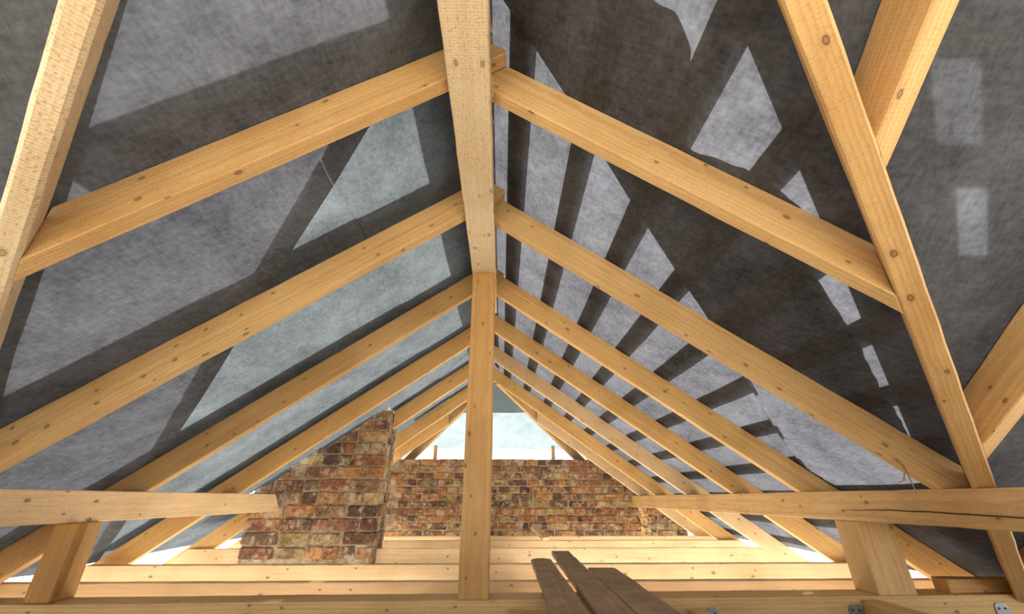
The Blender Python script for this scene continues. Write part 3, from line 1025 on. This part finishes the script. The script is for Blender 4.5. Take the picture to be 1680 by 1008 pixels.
bm = bmesh.new()
prev = None
rr = random.Random(4)
for i in range(26):
    f = i / 25
    z_ = -0.40 + 0.30 * f
    w_ = 0.035 + 0.018 * abs(math.sin(f * 7)) + rr.uniform(-.006, .006)
    cx_ = 1.715 - 0.02 * f + rr.uniform(-.004, .004)
    ring = [bm.verts.new((cx_ + a * w_, 5.42 + b * 0.016 + rr.uniform(-.004, .004), z_ + ZC)) for a, b in ((-1, -1), (-.3, -1.3), (.4, -1.2), (1, -1), (1, 1), (-1, 1))]
    if prev:
        for k in range(6):
            bm.faces.new((prev[k], prev[(k + 1) % 6], ring[(k + 1) % 6], ring[k]))
    else:
        bm.faces.new(ring[::-1])
    prev = ring
bm.faces.new(prev)
M_ROT = simple_mat('crumbling_plastered_lath', (0.50, 0.36, 0.20), 0.95, 0, 22, 0.75)
tag(mesh_obj('lath_strip', bm, M_ROT), 'crumbling plaster-caked lath hanging below the right purlin end', 'lath')

sp_ = timber('board_offcut', (1.955, 2.075, -0.374), (1, 0.07, 0.0), (0, 0, 1), [(0, 0), (0.60, 0), (0.60, 0.045), (0, 0.055)], 0, 0.07, W_POST)
tag(sp_, 'short board lying on the tie beam at the right edge', 'board')

# ------------------------------------------------------------------ metal joist hangers
def hanger(x0, x1, z0, z1, label):
    y = 1.947 + ((x0 + x1) / 2 + 2.45) * 0.0244 - 0.006
    root = tag(empty('joist_hanger', ((x0 + x1) / 2, y, z0)), label, 'bracket', 'joist hangers on the tie beam')
    bm = bmesh.new()
    c = 0.012
    pts = [(x0, z0), (x1, z0), (x1, z1 - c), (x1 - c, z1), (x0 + c, z1), (x0, z1 - c)]
    a = [bm.verts.new((x, y, z + ZC)) for x, z in pts]
    b = [bm.verts.new((x, y + 0.003, z + ZC)) for x, z in pts]
    bm.faces.new(a); bm.faces.new(b[::-1])
    for i in range(6):
        j = (i + 1) % 6
        bm.faces.new((a[j], a[i], b[i], b[j]))
    bmesh.ops.recalc_face_normals(bm, faces=bm.faces[:])
    mesh_obj('plate', bm, M_STEEL, root)
    for fx, fz in ((.25, .8), (.7, .8), (.25, .5), (.7, .5), (.45, .25)):
        bm = bmesh.new()
        bmesh.ops.create_cone(bm, cap_ends=True, segments=10, radius1=0.0045, radius2=0.0035, depth=0.004,
                              matrix=Matrix.Translation((x0 + (x1 - x0) * fx, y - 0.002, z0 + (z1 - z0) * fz + ZC)) @ Matrix.Rotation(math.pi / 2, 4, 'X'))
        mesh_obj('screw', bm, M_SCREW, root)
hanger(1.455, 1.517, -0.50, -0.402, 'galvanised joist hanger on the tie beam below the right post')
hanger(0.842, 0.900, -0.50, -0.408, 'galvanised joist hanger right of the old planks')
hanger(-0.035, 0.027, -0.51, -0.425, 'galvanised joist hanger just right of the centre post foot')
hanger(2.10, 2.16, -0.50, -0.402, 'galvanised joist hanger at the lower right corner')

# ------------------------------------------------------------------ splinters
def splinter(pts, r, parent, mat):
    bm = bmesh.new()
    prev = None
    n = len(pts)
    for i, p in enumerate(pts):
        rad = r * (1 - 0.8 * i / (n - 1))
        ring = [bm.verts.new((p[0] + rad * math.cos(a), p[1] + rad * 0.6 * math.sin(a), p[2] + ZC + rad * 0.5 * math.sin(a))) for a in (0, 2.1, 4.2)]
        if prev:
            for k in range(3):
                bm.faces.new((prev[k], prev[(k + 1) % 3], ring[(k + 1) % 3], ring[k]))
        prev = ring
    me = bpy.data.meshes.new('splinter')
    bm.normal_update(); bm.to_mesh(me); bm.free()
    me.materials.append(mat)
    o = bpy.data.objects.new('splinter', me)
    COL.objects.link(o)
    o.parent = parent
    o.matrix_parent_inverse = parent.matrix_world.inverted()
    return o
bpy.context.view_layer.update()
splinter([(1.475, 1.585, 0.136), (1.490, 1.58, 0.112), (1.492, 1.575, 0.082), (1.490, 1.57, 0.050), (1.490, 1.568, 0.020)], 0.0075, R2_OBJ, W_OLD)
splinter([(1.486, 1.58, 0.085), (1.47, 1.575, 0.062), (1.44, 1.57, 0.050), (1.400, 1.565, 0.047)], 0.004, R2_OBJ, W_AMBER)

# long drying crack on the inner face of the right purlin
bm = bmesh.new()
prev = None
for i in range(40):
    f = i / 39
    yy = 2.12 - 1.15 * f
    zz = -0.050 + 0.006 * math.sin(f * 6) + 0.003 * noise.noise(Vector((f * 14, 0, 0)))
    hw = 0.0022 * math.sin(math.pi * min(1, f * 1.1 + 0.03)) + 0.0004
    ring = [bm.verts.new((PUR_R[0] - 0.0022, yy, zz + hw + ZC)), bm.verts.new((PUR_R[0] - 0.0022, yy, zz - hw + ZC)), bm.verts.new((PUR_R[0] + 0.004, yy, zz + ZC))]
    if prev:
        for k in range(3):
            bm.faces.new((prev[k], prev[(k + 1) % 3], ring[(k + 1) % 3], ring[k]))
    prev = ring
me = bpy.data.meshes.new('crack'); bm.normal_update(); bm.to_mesh(me); bm.free()
me.materials.append(simple_mat('dark_crack', (0.07, 0.035, 0.015), 0.9))
crk = bpy.data.objects.new('crack', me)
COL.objects.link(crk)
crk.parent = pr
crk.matrix_parent_inverse = pr.matrix_world.inverted()
# torn wood fibres on the edges of the ridge beam and the left valley beam
fr = random.Random(11)
for i in range(16):
    y = fr.uniform(0.55, 2.0)
    x = XR - 0.012 + 0.066
    z_ = 1.163 + fr.uniform(0, 0.03)
    l_ = fr.uniform(0.015, 0.045)
    splinter([(x, y, z_), (x + 0.006, y + fr.uniform(-.01, .01), z_ - l_ * 0.4), (x + fr.uniform(0.0, 0.012), y + fr.uniform(-.02, .02), z_ - l_)], 0.0012, rb, W_PALE)
